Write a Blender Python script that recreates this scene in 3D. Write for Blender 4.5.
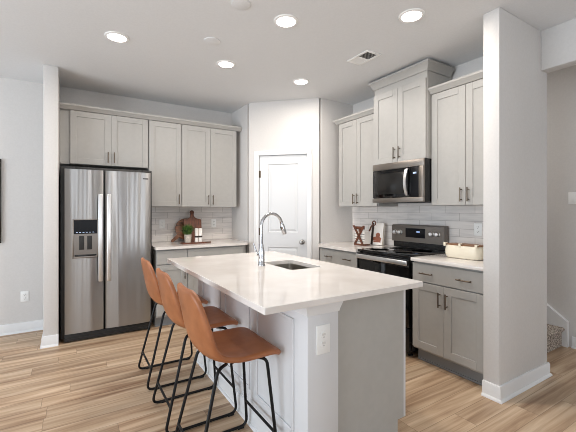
import bpy, bmesh, math, random
from mathutils import Vector, Matrix
random.seed(7)
PI = math.pi
C = bpy.context.scene.collection
for o in list(bpy.data.objects):
    bpy.data.objects.remove(o)

# ------------------------------------------------------------------ camera
cd = bpy.data.cameras.new('camera')
cam = bpy.data.objects.new('camera', cd)
C.objects.link(cam)
cam.location = (0, 0, 1.328)
cam.rotation_euler = (PI / 2, 0, -0.5559)
cd.sensor_width = 36.0
cd.lens = 347.0 / 576.0 * 36.0
cd.shift_y = -5.7 / 576.0
cd.clip_start = 0.05
bpy.context.scene.camera = cam

# ------------------------------------------------------------------ world, daylight, exposure
w = bpy.data.worlds.new('world')
bpy.context.scene.world = w
w.use_nodes = True
bg = w.node_tree.nodes['Background']
bg.inputs[0].default_value = (0.62, 0.80, 1.0, 1)
bg.inputs[1].default_value = 1.2

def area(name, loc, rot, sx, sy, power, col):
    l = bpy.data.lights.new(name, 'AREA')
    l.shape = 'RECTANGLE'
    l.size = sx
    l.size_y = sy
    l.energy = power
    l.color = col
    o = bpy.data.objects.new(name, l)
    C.objects.link(o)
    o.location = loc
    o.rotation_euler = rot
    return o

# daylight entering by the glazed doors on the left and the windows behind the camera
UP_L, UP_R = math.radians(42), math.radians(50)     # light also comes up off the bright ground outside
area('daylight', (-4.40, 1.2, 1.25), (0, -PI / 2 - UP_L, 0), 2.2, 4.0, 190, (0.84, 0.92, 1.0))
for wx in (-1.30, 0.30, 1.90):
    area('daylight', (wx, -3.50, 1.45), (PI / 2 + UP_R, 0, 0), 0.9, 1.8, 21, (0.95, 0.97, 1.0))
area('daylight', (3.68, -3.50, 1.45), (PI / 2, 0, 0), 0.7, 1.8, 14, (0.95, 0.97, 1.0))  # added fill from an invented window, brightens the stairwell wall

area('stairwell_fill_light', (3.68, 2.7, 2.70), (0, 0, 0), 0.4, 0.4, 12, (1.0, 0.97, 0.93))  # unseen light added above the stairs to brighten the stairwell

vs = bpy.context.scene.view_settings
vs.view_transform = 'Standard'
vs.look = 'None'
vs.gamma = 1.0
vs.use_curve_mapping = False
vs.exposure = 0.30
bpy.context.scene.cycles.filter_width = 0.9
bpy.context.scene.cycles.use_adaptive_sampling = False
LAMP_POWER = 8.5
LAMP_COL = (1.0, 0.92, 0.84)

# ------------------------------------------------------------------ materials
def srgb(r, g, b):
    f = lambda c: (c / 255 / 12.92) if c / 255 <= 0.04045 else ((c / 255 + 0.055) / 1.055) ** 2.4
    return (f(r), f(g), f(b), 1)

def mat(name, col, rough=0.5, metal=0.0, spec=0.5, emis=None, estr=0.0):
    m = bpy.data.materials.new(name)
    m.use_nodes = True
    b = m.node_tree.nodes['Principled BSDF']
    b.inputs['Base Color'].default_value = col
    b.inputs['Roughness'].default_value = rough
    b.inputs['Metallic'].default_value = metal
    b.inputs['Specular IOR Level'].default_value = spec
    if emis:
        b.inputs['Emission Color'].default_value = emis
        b.inputs['Emission Strength'].default_value = estr
    return m

def N(m, t, **kw):
    n = m.node_tree.nodes.new(t)
    for k, v in kw.items():
        setattr(n, k, v)
    return n

def L(m, a, b):
    m.node_tree.links.new(a, b)

def B(m):
    return m.node_tree.nodes['Principled BSDF']

def noise_tint(m, c1, c2, scale, stretch=(1, 1, 1), detail=3, bump=0.0, lo=0.35, hi=0.65):
    """two close tones mixed by noise"""
    tc = N(m, 'ShaderNodeTexCoord')
    mp = N(m, 'ShaderNodeMapping')
    mp.inputs['Scale'].default_value = stretch
    nz = N(m, 'ShaderNodeTexNoise')
    nz.inputs['Scale'].default_value = scale
    nz.inputs['Detail'].default_value = detail
    rp = N(m, 'ShaderNodeValToRGB')
    rp.color_ramp.elements[0].position = lo
    rp.color_ramp.elements[1].position = hi
    rp.color_ramp.elements[0].color = c1
    rp.color_ramp.elements[1].color = c2
    L(m, tc.outputs['Object'], mp.inputs['Vector'])
    L(m, mp.outputs['Vector'], nz.inputs['Vector'])
    L(m, nz.outputs['Fac'], rp.inputs['Fac'])
    L(m, rp.outputs['Color'], B(m).inputs['Base Color'])
    if bump:
        bp = N(m, 'ShaderNodeBump')
        bp.inputs['Strength'].default_value = bump
        bp.inputs['Distance'].default_value = 0.002
        L(m, nz.outputs['Fac'], bp.inputs['Height'])
        L(m, bp.outputs['Normal'], B(m).inputs['Normal'])
    return m

M = {}
M['wall'] = noise_tint(mat('wall_paint', srgb(208, 205, 202), 0.75, spec=0.3), srgb(207, 204, 201), srgb(210, 207, 204), 60, bump=0.03)
M['ceil'] = noise_tint(mat('ceiling_paint', srgb(220, 221, 222), 0.9, spec=0.2), srgb(219, 220, 221), srgb(222, 223, 224), 80, bump=0.05)
M['trim'] = mat('white_trim_paint', srgb(226, 226, 226), 0.4)
M['door'] = mat('white_door_paint', srgb(212, 213, 214), 0.4)
M['cab'] = noise_tint(mat('grey_cabinet_paint', srgb(168, 166, 162), 0.42), srgb(167, 165, 161), srgb(170, 168, 164), 25)
M['pony'] = mat('white_half_wall_paint', srgb(214, 214, 215), 0.5)
M['panel'] = noise_tint(mat('grey_end_panel_paint', srgb(176, 174, 169), 0.5), srgb(175, 173, 168), srgb(178, 176, 171), 20)
M['toe'] = mat('toe_kick_grey', srgb(140, 142, 144), 0.5)
M['nickel'] = mat('brushed_nickel', srgb(168, 165, 160), 0.3, 1.0)
M['bronze'] = mat('dark_nickel', srgb(110, 98, 86), 0.35, 1.0)
M['chrome'] = mat('polished_chrome', srgb(190, 190, 192), 0.14, 1.0)
M['sink'] = mat('sink_steel', srgb(196, 192, 186), 0.3, 1.0)
M['black'] = mat('black_enamel', srgb(22, 22, 23), 0.25)
M['blackmetal'] = mat('black_powder_coat', srgb(9, 9, 10), 0.45, spec=0.3)
M['rubber'] = mat('black_rubber', srgb(18, 18, 18), 0.7)
M['glass'] = mat('black_oven_glass', srgb(10, 10, 11), 0.06)
M['darkgap'] = mat('dark_plastic', srgb(34, 33, 33), 0.55)
M['whiteplastic'] = mat('white_plastic', srgb(238, 238, 236), 0.35)
M['slot'] = mat('outlet_slot', srgb(60, 58, 56), 0.6)
M['display'] = mat('display_glass', srgb(9, 10, 15), 0.3, spec=0.2)
M['lit'] = mat('lit_segments', srgb(200, 220, 255), 0.4, emis=srgb(170, 205, 255), estr=0.2)
M['lens'] = mat('lamp_lens', srgb(255, 252, 245), 0.5, emis=(1.0, 0.95, 0.87, 1), estr=9.0)
M['pot'] = noise_tint(mat('stone_pot', srgb(190, 180, 168), 0.7), srgb(170, 160, 148), srgb(205, 196, 184), 60)
M['leaf'] = noise_tint(mat('green_leaf', srgb(60, 95, 35), 0.6), srgb(40, 78, 24), srgb(86, 120, 48), 30)
M['soil'] = mat('soil', srgb(60, 45, 35), 0.9)
M['cream'] = mat('cream_enamel', srgb(232, 224, 204), 0.35)
M['paper'] = mat('white_paper', srgb(235, 230, 224), 0.6)
M['ink'] = mat('dark_cloth', srgb(48, 36, 32), 0.6)

def wood(name, c1, c2, sc=6.0, stretch=(1, 12, 12), rough=0.45):
    return noise_tint(mat(name, c1, rough), c1, c2, sc, stretch, 5, 0.1, 0.3, 0.7)
M['walnut'] = wood('dark_walnut', srgb(72, 38, 24), srgb(120, 66, 40), 4, (14, 14, 2))
M['acacia'] = wood('striped_acacia', srgb(60, 34, 22), srgb(150, 96, 60), 5, (3, 3, 22))
M['brownwood'] = wood('brown_wood', srgb(70, 38, 24), srgb(112, 62, 38), 8, (2, 10, 10))
M['palewood'] = wood('mid_brown_wood', srgb(120, 84, 56), srgb(150, 108, 76), 8, (2, 10, 10))

# quartz worktop
m = mat('white_quartz', srgb(226, 220, 214), 0.05, spec=0.6)
noise_tint(m, srgb(222, 215, 209), srgb(231, 226, 221), 5, detail=6)
M['quartz'] = m

# leather
m = mat('tan_leather', srgb(168, 96, 52), 0.42)
noise_tint(m, srgb(146, 88, 52), srgb(168, 106, 66), 9, detail=6, bump=0.25)
M['leather'] = m

# carpet
m = mat('speckled_carpet', srgb(150, 138, 126), 0.95, spec=0.1)
noise_tint(m, srgb(92, 82, 74), srgb(196, 184, 172), 70, detail=2, bump=1.0, lo=0.35, hi=0.62)
M['carpet'] = m

# stainless steel, brushed, slightly wavy sheet
def steel(name, col, rough, wave=True):
    m = mat(name, col, rough, 1.0)
    b = B(m)
    if wave:
        b.inputs['Anisotropic'].default_value = 0.92
        b.inputs['Anisotropic Rotation'].default_value = 0.25
        tg = N(m, 'ShaderNodeTangent', direction_type='RADIAL', axis='Z')
        L(m, tg.outputs['Tangent'], b.inputs['Tangent'])
        tc = N(m, 'ShaderNodeTexCoord')
        mp = N(m, 'ShaderNodeMapping')
        mp.inputs['Scale'].default_value = (7.5, 7.5, 0.15)
        nz = N(m, 'ShaderNodeTexNoise')
        nz.inputs['Scale'].default_value = 1.0
        nz.inputs['Detail'].default_value = 1.0
        bp = N(m, 'ShaderNodeBump')
        bp.inputs['Strength'].default_value = 0.95
        bp.inputs['Distance'].default_value = 0.02
        L(m, tc.outputs['Object'], mp.inputs['Vector'])
        L(m, mp.outputs['Vector'], nz.inputs['Vector'])
        L(m, nz.outputs['Fac'], bp.inputs['Height'])
        L(m, bp.outputs['Normal'], b.inputs['Normal'])
    return m
M['steel'] = steel('stainless_sheet', srgb(166, 165, 164), 0.28)
M['steel2'] = steel('stainless_trim', srgb(146, 139, 132), 0.34, False)
M['steelbright'] = steel('bright_handle_steel', srgb(228, 227, 226), 0.34, False)
M['greysteel'] = steel('slate_steel', srgb(128, 122, 116), 0.32, False)

# plank floor
m = mat('plank_floor', srgb(190, 165, 138), 0.42, spec=0.4)
nt = m.node_tree
tc = N(m, 'ShaderNodeTexCoord')
sx = N(m, 'ShaderNodeSeparateXYZ')
L(m, tc.outputs['Object'], sx.inputs[0])
def math_(op, a, b=None):
    n = N(m, 'ShaderNodeMath', operation=op)
    for i, v in enumerate((a, b)):
        if v is None:
            continue
        if isinstance(v, (int, float)):
            n.inputs[i].default_value = v
        else:
            L(m, v, n.inputs[i])
    return n.outputs[0]
PW, PL = 0.15, 1.22
rowf = math_('DIVIDE', sx.outputs['Y'], PW)
row = math_('FLOOR', rowf)
wn = N(m, 'ShaderNodeTexWhiteNoise', noise_dimensions='1D')
L(m, row, wn.inputs['W'])
xs = math_('ADD', math_('DIVIDE', sx.outputs['X'], PL), math_('MULTIPLY', wn.outputs['Value'], 5.0))
cell = math_('FLOOR', xs)
cmb = N(m, 'ShaderNodeCombineXYZ')
L(m, row, cmb.inputs[0]); L(m, cell, cmb.inputs[1])
wn2 = N(m, 'ShaderNodeTexWhiteNoise', noise_dimensions='2D')
L(m, cmb.outputs[0], wn2.inputs['Vector'])
# grain coordinates
gx = math_('MULTIPLY', sx.outputs['X'], 0.85)
gy = math_('MULTIPLY', sx.outputs['Y'], 16.0)
gz = math_('MULTIPLY', wn2.outputs['Value'], 37.0)
gc = N(m, 'ShaderNodeCombineXYZ')
L(m, gx, gc.inputs[0]); L(m, gy, gc.inputs[1]); L(m, gz, gc.inputs[2])
nz = N(m, 'ShaderNodeTexNoise')
nz.inputs['Scale'].default_value = 1.0
nz.inputs['Detail'].default_value = 5
nz.inputs['Roughness'].default_value = 0.6
nz.inputs['Distortion'].default_value = 0.5
L(m, gc.outputs[0], nz.inputs['Vector'])
rp = N(m, 'ShaderNodeValToRGB')
els = rp.color_ramp.elements
els[0].position = 0.30; els[0].color = srgb(140, 108, 82)
els[1].position = 0.71; els[1].color = srgb(220, 197, 169)
e = els.new(0.5); e.color = srgb(189, 161, 132)
L(m, nz.outputs['Fac'], rp.inputs['Fac'])
tone = N(m, 'ShaderNodeMapRange')
tone.inputs['To Min'].default_value = 0.86
tone.inputs['To Max'].default_value = 1.08
L(m, wn2.outputs['Value'], tone.inputs['Value'])
hv = N(m, 'ShaderNodeHueSaturation')
L(m, rp.outputs['Color'], hv.inputs['Color'])
L(m, tone.outputs[0], hv.inputs['Value'])
fr = math_('FRACT', rowf)
fx = math_('FRACT', xs)
ed = math_('MINIMUM', math_('MULTIPLY', math_('MINIMUM', fr, math_('SUBTRACT', 1.0, fr)), PW),
           math_('MULTIPLY', math_('MINIMUM', fx, math_('SUBTRACT', 1.0, fx)), PL))
seam = math_('LESS_THAN', ed, 0.0016)
mx = N(m, 'ShaderNodeMixRGB')
L(m, math_('MULTIPLY', seam, 0.55), mx.inputs['Fac'])
L(m, hv.outputs['Color'], mx.inputs['Color1'])
mx.inputs['Color2'].default_value = srgb(96, 76, 60)
L(m, mx.outputs['Color'], B(m).inputs['Base Color'])
bp = N(m, 'ShaderNodeBump')
bp.inputs['Strength'].default_value = 0.12
bp.inputs['Distance'].default_value = 0.002
L(m, nz.outputs['Fac'], bp.inputs['Height'])
L(m, bp.outputs['Normal'], B(m).inputs['Normal'])
M['floor'] = m

# subway tile, along a chosen axis
def tile(name, axis):
    m = mat(name, srgb(205, 200, 195), 0.22)
    tc = N(m, 'ShaderNodeTexCoord')
    s = N(m, 'ShaderNodeSeparateXYZ')
    c = N(m, 'ShaderNodeCombineXYZ')
    L(m, tc.outputs['Object'], s.inputs[0])
    L(m, s.outputs[axis], c.inputs[0])
    L(m, s.outputs['Z'], c.inputs[1])
    br = N(m, 'ShaderNodeTexBrick')
    br.inputs['Scale'].default_value = 1.0
    br.inputs['Brick Width'].default_value = 0.305
    br.inputs['Row Height'].default_value = 0.0765
    br.inputs['Mortar Size'].default_value = 0.0022
    br.inputs['Mortar Smooth'].default_value = 0.2
    br.inputs['Color1'].default_value = srgb(232, 226, 221)
    br.inputs['Color2'].default_value = srgb(222, 217, 212)
    br.inputs['Mortar'].default_value = srgb(186, 179, 173)
    L(m, c.outputs[0], br.inputs['Vector'])
    nz = N(m, 'ShaderNodeTexNoise')
    nz.inputs['Scale'].default_value = 7
    nz.inputs['Detail'].default_value = 6
    mp = N(m, 'ShaderNodeMapping')
    mp.inputs['Scale'].default_value = (0.6, 4.0, 1)
    L(m, c.outputs[0], mp.inputs['Vector'])
    L(m, mp.outputs[0], nz.inputs['Vector'])
    r = N(m, 'ShaderNodeValToRGB')
    r.color_ramp.elements[0].position = 0.35
    r.color_ramp.elements[0].color = (0.86, 0.86, 0.87, 1)
    r.color_ramp.elements[1].position = 0.6
    r.color_ramp.elements[1].color = (1, 1, 1, 1)
    L(m, nz.outputs['Fac'], r.inputs['Fac'])
    mx = N(m, 'ShaderNodeMixRGB', blend_type='MULTIPLY')
    mx.inputs['Fac'].default_value = 1
    L(m, br.outputs['Color'], mx.inputs['Color1'])
    L(m, r.outputs['Color'], mx.inputs['Color2'])
    L(m, mx.outputs['Color'], B(m).inputs['Base Color'])
    bp = N(m, 'ShaderNodeBump', invert=True)
    bp.inputs['Strength'].default_value = 0.4
    bp.inputs['Distance'].default_value = 0.002
    L(m, br.outputs['Fac'], bp.inputs['Height'])
    L(m, bp.outputs['Normal'], B(m).inputs['Normal'])
    return m
M['tileX'] = tile('subway_tile_back', 'X')
M['tileY'] = tile('subway_tile_side', 'Y')

# ------------------------------------------------------------------ mesh helpers
def box(bm, x0, x1, y0, y1, z0, z1, bev=0.0, seg=2):
    r = bmesh.ops.create_cube(bm, size=1.0)
    vs_ = r['verts']
    for v in vs_:
        v.co = Vector((x0 + (v.co.x + .5) * (x1 - x0), y0 + (v.co.y + .5) * (y1 - y0), z0 + (v.co.z + .5) * (z1 - z0)))
    if bev:
        es = list({e for v in vs_ for e in v.link_edges})
        bmesh.ops.bevel(bm, geom=es, offset=bev, segments=seg, affect='EDGES', profile=0.5)
    return bm

def prism(bm, pts, axis, a, b):
    """closed polygon pts (u,v) extruded along axis from a to b"""
    def P(u, v, t):
        return {'x': (t, u, v), 'y': (u, t, v), 'z': (u, v, t)}[axis]
    va = [bm.verts.new(P(u, v, a)) for u, v in pts]
    vb = [bm.verts.new(P(u, v, b)) for u, v in pts]
    n = len(pts)
    fs = [bm.faces.new(va), bm.faces.new(list(reversed(vb)))]
    for i in range(n):
        fs.append(bm.faces.new((va[i], vb[i], vb[(i + 1) % n], va[(i + 1) % n])))
    bmesh.ops.recalc_face_normals(bm, faces=fs)
    return bm

def lathe(bm, prof, cx=0, cy=0, cz=0, seg=32, axis='z'):
    """profile [(r,h)] turned about an axis"""
    rings = []
    for r, h in prof:
        ring = []
        for k in range(seg):
            a = 2 * PI * k / seg
            u, v = r * math.cos(a), r * math.sin(a)
            p = {'z': (u, v, h), 'y': (u, h, v), 'x': (h, u, v)}[axis]
            ring.append(bm.verts.new((p[0] + cx, p[1] + cy, p[2] + cz)))
        rings.append(ring)
    fs = []
    for a, b in zip(rings[:-1], rings[1:]):
        for k in range(seg):
            fs.append(bm.faces.new((a[k], a[(k + 1) % seg], b[(k + 1) % seg], b[k])))
    for ring, (r, h) in ((rings[0], prof[0]), (rings[-1], prof[-1])):
        if r > 1e-6:
            fs.append(bm.faces.new(ring))
    bmesh.ops.remove_doubles(bm, verts=[v for r_ in rings for v in r_], dist=1e-6)
    bmesh.ops.recalc_face_normals(bm, faces=[f for f in fs if f.is_valid])
    return bm

def fillet(pts, rad, n=6):
    out = [Vector(pts[0])]
    for a, b, c in zip(pts[:-2], pts[1:-1], pts[2:]):
        a, b, c = Vector(a), Vector(b), Vector(c)
        d1, d2 = (a - b), (c - b)
        r = min(rad, d1.length * .49, d2.length * .49)
        p, q = b + d1.normalized() * r, b + d2.normalized() * r
        for k in range(n + 1):
            t = k / n
            out.append(p * (1 - t) ** 2 + b * 2 * t * (1 - t) + q * t ** 2)
    out.append(Vector(pts[-1]))
    return out

def tube(bm, pts, r, rad=0.0, seg=12, closed=False):
    ps = fillet(pts, rad) if rad else [Vector(p) for p in pts]
    radii = r if isinstance(r, (list, tuple)) else [r] * len(ps)
    n = None
    rings = []
    for i, p in enumerate(ps):
        t = (ps[min(i + 1, len(ps) - 1)] - ps[max(i - 1, 0)]).normalized()
        if n is None:
            n = t.orthogonal().normalized()
        n = (n - t * n.dot(t)).normalized()
        b = t.cross(n)
        rings.append([bm.verts.new(p + (n * math.cos(2 * PI * k / seg) + b * math.sin(2 * PI * k / seg)) * radii[i]) for k in range(seg)])
    fs = []
    for a, b in zip(rings[:-1], rings[1:]):
        for k in range(seg):
            fs.append(bm.faces.new((a[k], a[(k + 1) % seg], b[(k + 1) % seg], b[k])))
    fs.append(bm.faces.new(list(reversed(rings[0]))))
    fs.append(bm.faces.new(rings[-1]))
    bmesh.ops.recalc_face_normals(bm, faces=fs)
    return bm

def sweep(bm, path, prof, z=0.0):
    """profile [(out, up)] swept along a horizontal polyline; 'out' is to the right of travel; mitred"""
    P = [Vector((p[0], p[1])) for p in path]
    rings = []
    for i, p in enumerate(P):
        ns = []
        if i > 0:
            d = (P[i] - P[i - 1]).normalized(); ns.append(Vector((d.y, -d.x)))
        if i < len(P) - 1:
            d = (P[i + 1] - P[i]).normalized(); ns.append(Vector((d.y, -d.x)))
        if len(ns) == 2:
            s = ns[0] + ns[1]
            nn = s / (s.length_squared / 2) if s.length > 1e-6 else ns[0]
        else:
            nn = ns[0]
        rings.append([bm.verts.new((p.x + nn.x * o, p.y + nn.y * o, z + u)) for o, u in prof])
    k = len(prof)
    fs = []
    for a, b in zip(rings[:-1], rings[1:]):
        for j in range(k):
            fs.append(bm.faces.new((a[j], a[(j + 1) % k], b[(j + 1) % k], b[j])))
    fs.append(bm.faces.new(rings[0])); fs.append(bm.faces.new(list(reversed(rings[-1]))))
    bmesh.ops.recalc_face_normals(bm, faces=fs)
    return bm

def nb():
    return bmesh.new()

def obj(name, bm, m, parent=None, smooth=True, ang=35):
    me = bpy.data.meshes.new(name)
    bm.to_mesh(me)
    bm.free()
    if smooth:
        me.shade_smooth()
        try:
            me.set_sharp_from_angle(angle=math.radians(ang))
        except Exception:
            pass
    me.materials.append(M[m] if isinstance(m, str) else m)
    o = bpy.data.objects.new(name, me)
    C.objects.link(o)
    if parent:
        o.parent = parent
    return o

def tag(o, label, cat, group=None):
    o['label'] = label
    o['category'] = cat
    if group:
        o['group'] = group
    return o

def thing(name, label, cat, loc=(0, 0, 0), rz=0.0, group=None):
    o = bpy.data.objects.new(name, None)
    o.empty_display_size = 0.1
    C.objects.link(o)
    o.location = loc
    o.rotation_euler = (0, 0, rz)
    return tag(o, label, cat, group)

def struct(name, bm, m, parent=None):
    o = obj(name, bm, m, parent)
    if parent is None:
        o['kind'] = 'structure'
    return o

def dup(root, loc, rz, label=None, group=None):
    r = root.copy(); C.objects.link(r)
    r.location = loc; r.rotation_euler = (0, 0, rz)
    if label:
        r['label'] = label
    if group:
        r['group'] = group
    for ch in list(root.children):
        c = ch.copy(); C.objects.link(c); c.parent = r
        for g in list(ch.children):
            d = g.copy(); C.objects.link(d); d.parent = c
    return r

# ------------------------------------------------------------------ setting
H = 2.743
YB = 4.74          # back wall face
XR = 3.20         # range wall face
struct('floor', box(nb(), -4.6, 4.3, -3.7, 4.9, -0.1, 0.0), 'floor')
struct('ceiling', box(nb(), -4.6, 4.3, -3.7, 4.9, H, H + 0.1), 'ceil')
struct('wall_back', box(nb(), -4.6, 4.3, YB, YB + 0.1, 0, H), 'wall')
struct('wall_stub_left', box(nb(), -0.24, -0.117, 4.10, YB, 0, H, 0.006), 'wall')
struct('wall_right', box(nb(), XR, 3.25, 1.385, YB, 0, H), 'wall')
struct('wall_stub_right', box(nb(), 2.518, 3.25, 1.272, 1.385, 0, H, 0.006), 'wall')
b = nb(); box(b, 3.14, 3.25, -0.6, 1.272, 2.43, H, 0.004); box(b, 3.14, 3.25, -3.6, -0.6, 0, H)
struct('wall_header_right', b, 'wall')
struct('wall_stairwell', box(nb(), 4.11, 4.21, -3.6, YB, 0, H), 'wall')
# pantry
struct('wall_pantry_left', box(nb(), 1.975, 2.06, 4.20, YB, 0, H), 'wall')
struct('wall_pantry_right', box(nb(), 2.665, XR, 3.497, 3.597, 0, H), 'wall')
# diagonal wall, built in its own frame: x along the wall from the left corner, y inward
DL = math.hypot(2.635 - 1.975, 4.16 - 3.497)
DA = math.atan2(3.497 - 4.16, 2.635 - 1.975)
dx0, dx1, dtop = 0.132, 0.790, 2.052     # opening
b = nb()
prism(b, [(0, 0), (dx0, 0), (dx0, 0.1), (0.045, 0.1)], 'z', 0, H)
prism(b, [(dx1, 0), (DL, 0), (DL - 0.045, 0.1), (dx1, 0.1)], 'z', 0, H)
prism(b, [(dx0, 0), (dx1, 0), (dx1, 0.1), (dx0, 0.1)], 'z', dtop, H)
o = struct('wall_pantry_diagonal', b, 'wall')
o.location = (1.975, 4.16, 0); o.rotation_euler = (0, 0, DA)
# rear and left walls with window openings (behind and beside the camera)
def wall_holes(name, a0, a1, holes, axis, c0, c1):
    b = nb()
    cuts = sorted(holes)
    p = a0
    def bx(u0, u1, z0, z1):
        if axis == 'x':
            box(b, u0, u1, c0, c1, z0, z1)
        else:
            box(b, c0, c1, u0, u1, z0, z1)
    for u0, u1, z0, z1 in cuts:
        bx(p, u0, 0, H)
        if z0 > 0:
            bx(u0, u1, 0, z0)
        bx(u0, u1, z1, H)
        p = u1
    bx(p, a1, 0, H)
    struct(name, b, 'wall')
wall_holes('wall_rear', -4.6, 4.3, [(-1.75, -0.85, 0.55, 2.35), (-0.15, 0.75, 0.55, 2.35), (1.45, 2.35, 0.55, 2.35), (3.33, 4.03, 0.55, 2.35)], 'x', -3.7, -3.6)  # narrow right-hand opening is added for the stairwell fill
wall_holes('wall_left', -3.6, YB, [(-0.8, 3.2, 0.0, 2.4)], 'y', -4.6, -4.5)
for i, (x0, ww) in enumerate(((-1.75, .9), (-0.15, .9), (1.45, .9), (3.33, .7))):  # narrow last window is invented, it goes with the stairwell fill
    b = nb()
    for a in (x0, x0 + ww / 2 - .025, x0 + ww - .05):
        box(b, a, a + 0.05, -3.68, -3.62, 0.55, 2.35)
    for z in (0.55, 1.42, 2.30):
        box(b, x0, x0 + ww, -3.68, -3.62, z, z + 0.05)
    struct('window_%d' % (i + 1), b, 'trim')
b = nb()
for y in (-0.8, 0.5, 1.85, 3.14):
    box(b, -4.58, -4.52, y, y + 0.06, 0, 2.4)
box(b, -4.58, -4.52, -0.8, 3.2, 2.34, 2.4); box(b, -4.58, -4.52, -0.8, 3.2, 0, 0.06)
struct('window_5', b, 'trim')

# baseboards with shoe moulding
BB = [(0, 0), (0.026, 0), (0.026, 0.006), (0.020, 0.016), (0.014, 0.020), (0.014, 0.088), (0.009, 0.104), (0, 0.108)]
struct('baseboard_stub_right', sweep(nb(), [(2.518, 1.385), (2.518, 1.272), (3.25, 1.272), (3.25, 1.385)], BB), 'trim')
struct('baseboard_stub_left', sweep(nb(), [(-0.24, YB), (-0.24, 4.10), (-0.117, 4.10)], BB), 'trim')
struct('baseboard_back', sweep(nb(), [(-4.5, YB), (-0.24, YB)], BB), 'trim')
struct('baseboard_stairwell', sweep(nb(), [(4.11, 1.40), (4.11, -3.6)], BB), 'trim')

# tiled splashbacks
struct('wall_backsplash_back', box(nb(), 0.80, 1.975, YB - 0.008, YB, 0.914, 1.372), 'tileX')
struct('wall_backsplash_right', box(nb(), XR - 0.008, XR, 1.385, 3.497, 0.914, 1.45), 'tileY')

# stairs beyond the opening
b = nb()
for k in range(6):
    z1 = 0.185 * (k + 1)
    y0 = 1.47 + 0.255 * k
    prism(b, [(y0, 0), (y0, z1 - 0.03), (y0 - 0.022, z1 - 0.03), (y0 - 0.026, z1 - 0.012), (y0 - 0.016, z1), (y0 + 0.255 + 0.02, z1), (y0 + 0.255 + 0.02, 0)], 'x', 3.252, 4.064)
t = tag(obj('carpeted_stairs', b, 'carpet'), 'speckled brown carpeted stairs behind the right wall end', 'stairs')
b = nb()
prism(b, [(1.425, 0.0), (1.425, 0.245), (3.05, 1.46), (3.05, 1.05), (1.60, 0.0)], 'x', 4.066, 4.109)
struct('trim_stair_skirt', b, 'trim')

# pantry door in the frame of the diagonal wall
def door_root(name):
    o = bpy.data.objects.new(name, None); C.objects.link(o)
    o.location = (1.975, 4.16, 0); o.rotation_euler = (0, 0, DA); o['kind'] = 'structure'
    return o
d = door_root('door_1')
d['label'] = 'white two panel pantry door on the angled wall'
sx0, sx1, st = dx0 + 0.012, dx1 - 0.012, dtop - 0.012
b = nb()
def ring_panel(b, x0, x1, z0, z1, yf, dep=0.009, wd=0.016):
    """recessed moulded field with a raised centre"""
    pr = [(0, 0), (wd * 0.5, dep), (wd, dep), (wd * 2.6, dep * 0.35)]
    rings = []
    for o_, y_ in pr:
        rings.append([b.verts.new((x, yf + y_, z)) for x, z in ((x0 + o_, z0 + o_), (x1 - o_, z0 + o_), (x1 - o_, z1 - o_), (x0 + o_, z1 - o_))])
    for a, c in zip(rings[:-1], rings[1:]):
        for k in range(4):
            b.faces.new((a[k], a[(k + 1) % 4], c[(k + 1) % 4], c[k]))
    b.faces.new(rings[-1])
yf, yb = 0.016, 0.051
px0, px1 = sx0 + 0.118, sx1 - 0.118
zs = [(0.21, 0.85), (1.045, st - 0.112)]
xs_ = [sx0, px0, px1, sx1]; zz = [0.01, zs[0][0], zs[0][1], zs[1][0], zs[1][1], st]
for i in range(3):
    for j in range(5):
        if i == 1 and j in (1, 3):
            ring_panel(b, xs_[i], xs_[i + 1], zz[j], zz[j + 1], yf); continue
        b.faces.new([b.verts.new((x, yf, z)) for x, z in ((xs_[i], zz[j]), (xs_[i + 1], zz[j]), (xs_[i + 1], zz[j + 1]), (xs_[i], zz[j + 1]))])
bmesh.ops.remove_doubles(b, verts=b.verts, dist=1e-5)
bmesh.ops.recalc_face_normals(b, faces=b.faces)
box(b, sx0, sx1, yf + 0.012, yb, 0.01, st)
for x in (sx0, sx1):
    box(b, min(x, x + (0.002 if x == sx0 else -0.002)), max(x, x + (0.002 if x == sx0 else -0.002)), yf, yf + 0.014, 0.01, st)
box(b, sx0, sx1, yf, yf + 0.014, st - 0.002, st)
slab = obj('door_slab', b, 'door', d, smooth=False)
b = nb()
cw = 0.060
for x0, x1, z0, z1 in ((dx0 - cw + .008, dx0 + .008, 0, dtop + cw - .008), (dx1 - .008, dx1 + cw - .008, 0, dtop + cw - .008), (dx0 + .008, dx1 - .008, dtop - .008, dtop + cw - .008)):
    box(b, x0, x1, -0.013, 0.0, z0, z1, 0.004)
for x0, x1 in ((dx0 - cw + .008, dx0 - cw + .024), (dx1 + cw - .024, dx1 + cw - .008)):
    box(b, x0, x1, -0.019, -0.012, 0, dtop + cw - .008, 0.003)
box(b, dx0 - cw + .008, dx1 + cw - .008, -0.019, -0.012, dtop + cw - .024, dtop + cw - .008, 0.003)
obj('casing', b, 'trim', d)
b = nb()
box(b, dx0, dx0 + 0.010, 0, 0.1, 0, dtop); box(b, dx1 - 0.010, dx1, 0, 0.1, 0, dtop); box(b, dx0, dx1, 0, 0.1, dtop - 0.010, dtop)
obj('jamb', b, 'trim', d)
for z in (0.25, 1.05, 1.80):
    b = nb(); tube(b, [(sx0 - 0.003, 0.006, z - 0.045), (sx0 - 0.003, 0.006, z + 0.045)], 0.0075)
    box(b, sx0 - 0.004, sx0 + 0.02, 0.010, 0.0155, z - 0.045, z + 0.045)
    obj('hinge', b, 'bronze', d)
b = nb()
lathe(b, [(0.0, 0.015), (0.032, 0.015), (0.032, 0.008), (0.012, 0.003), (0.011, -0.022), (0.020, -0.032), (0.027, -0.042), (0.027, -0.052), (0.018, -0.062), (0, -0.064)], sx1 - 0.062, 0, 0.925, axis='y')
obj('knob', b, 'nickel', slab)

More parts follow.
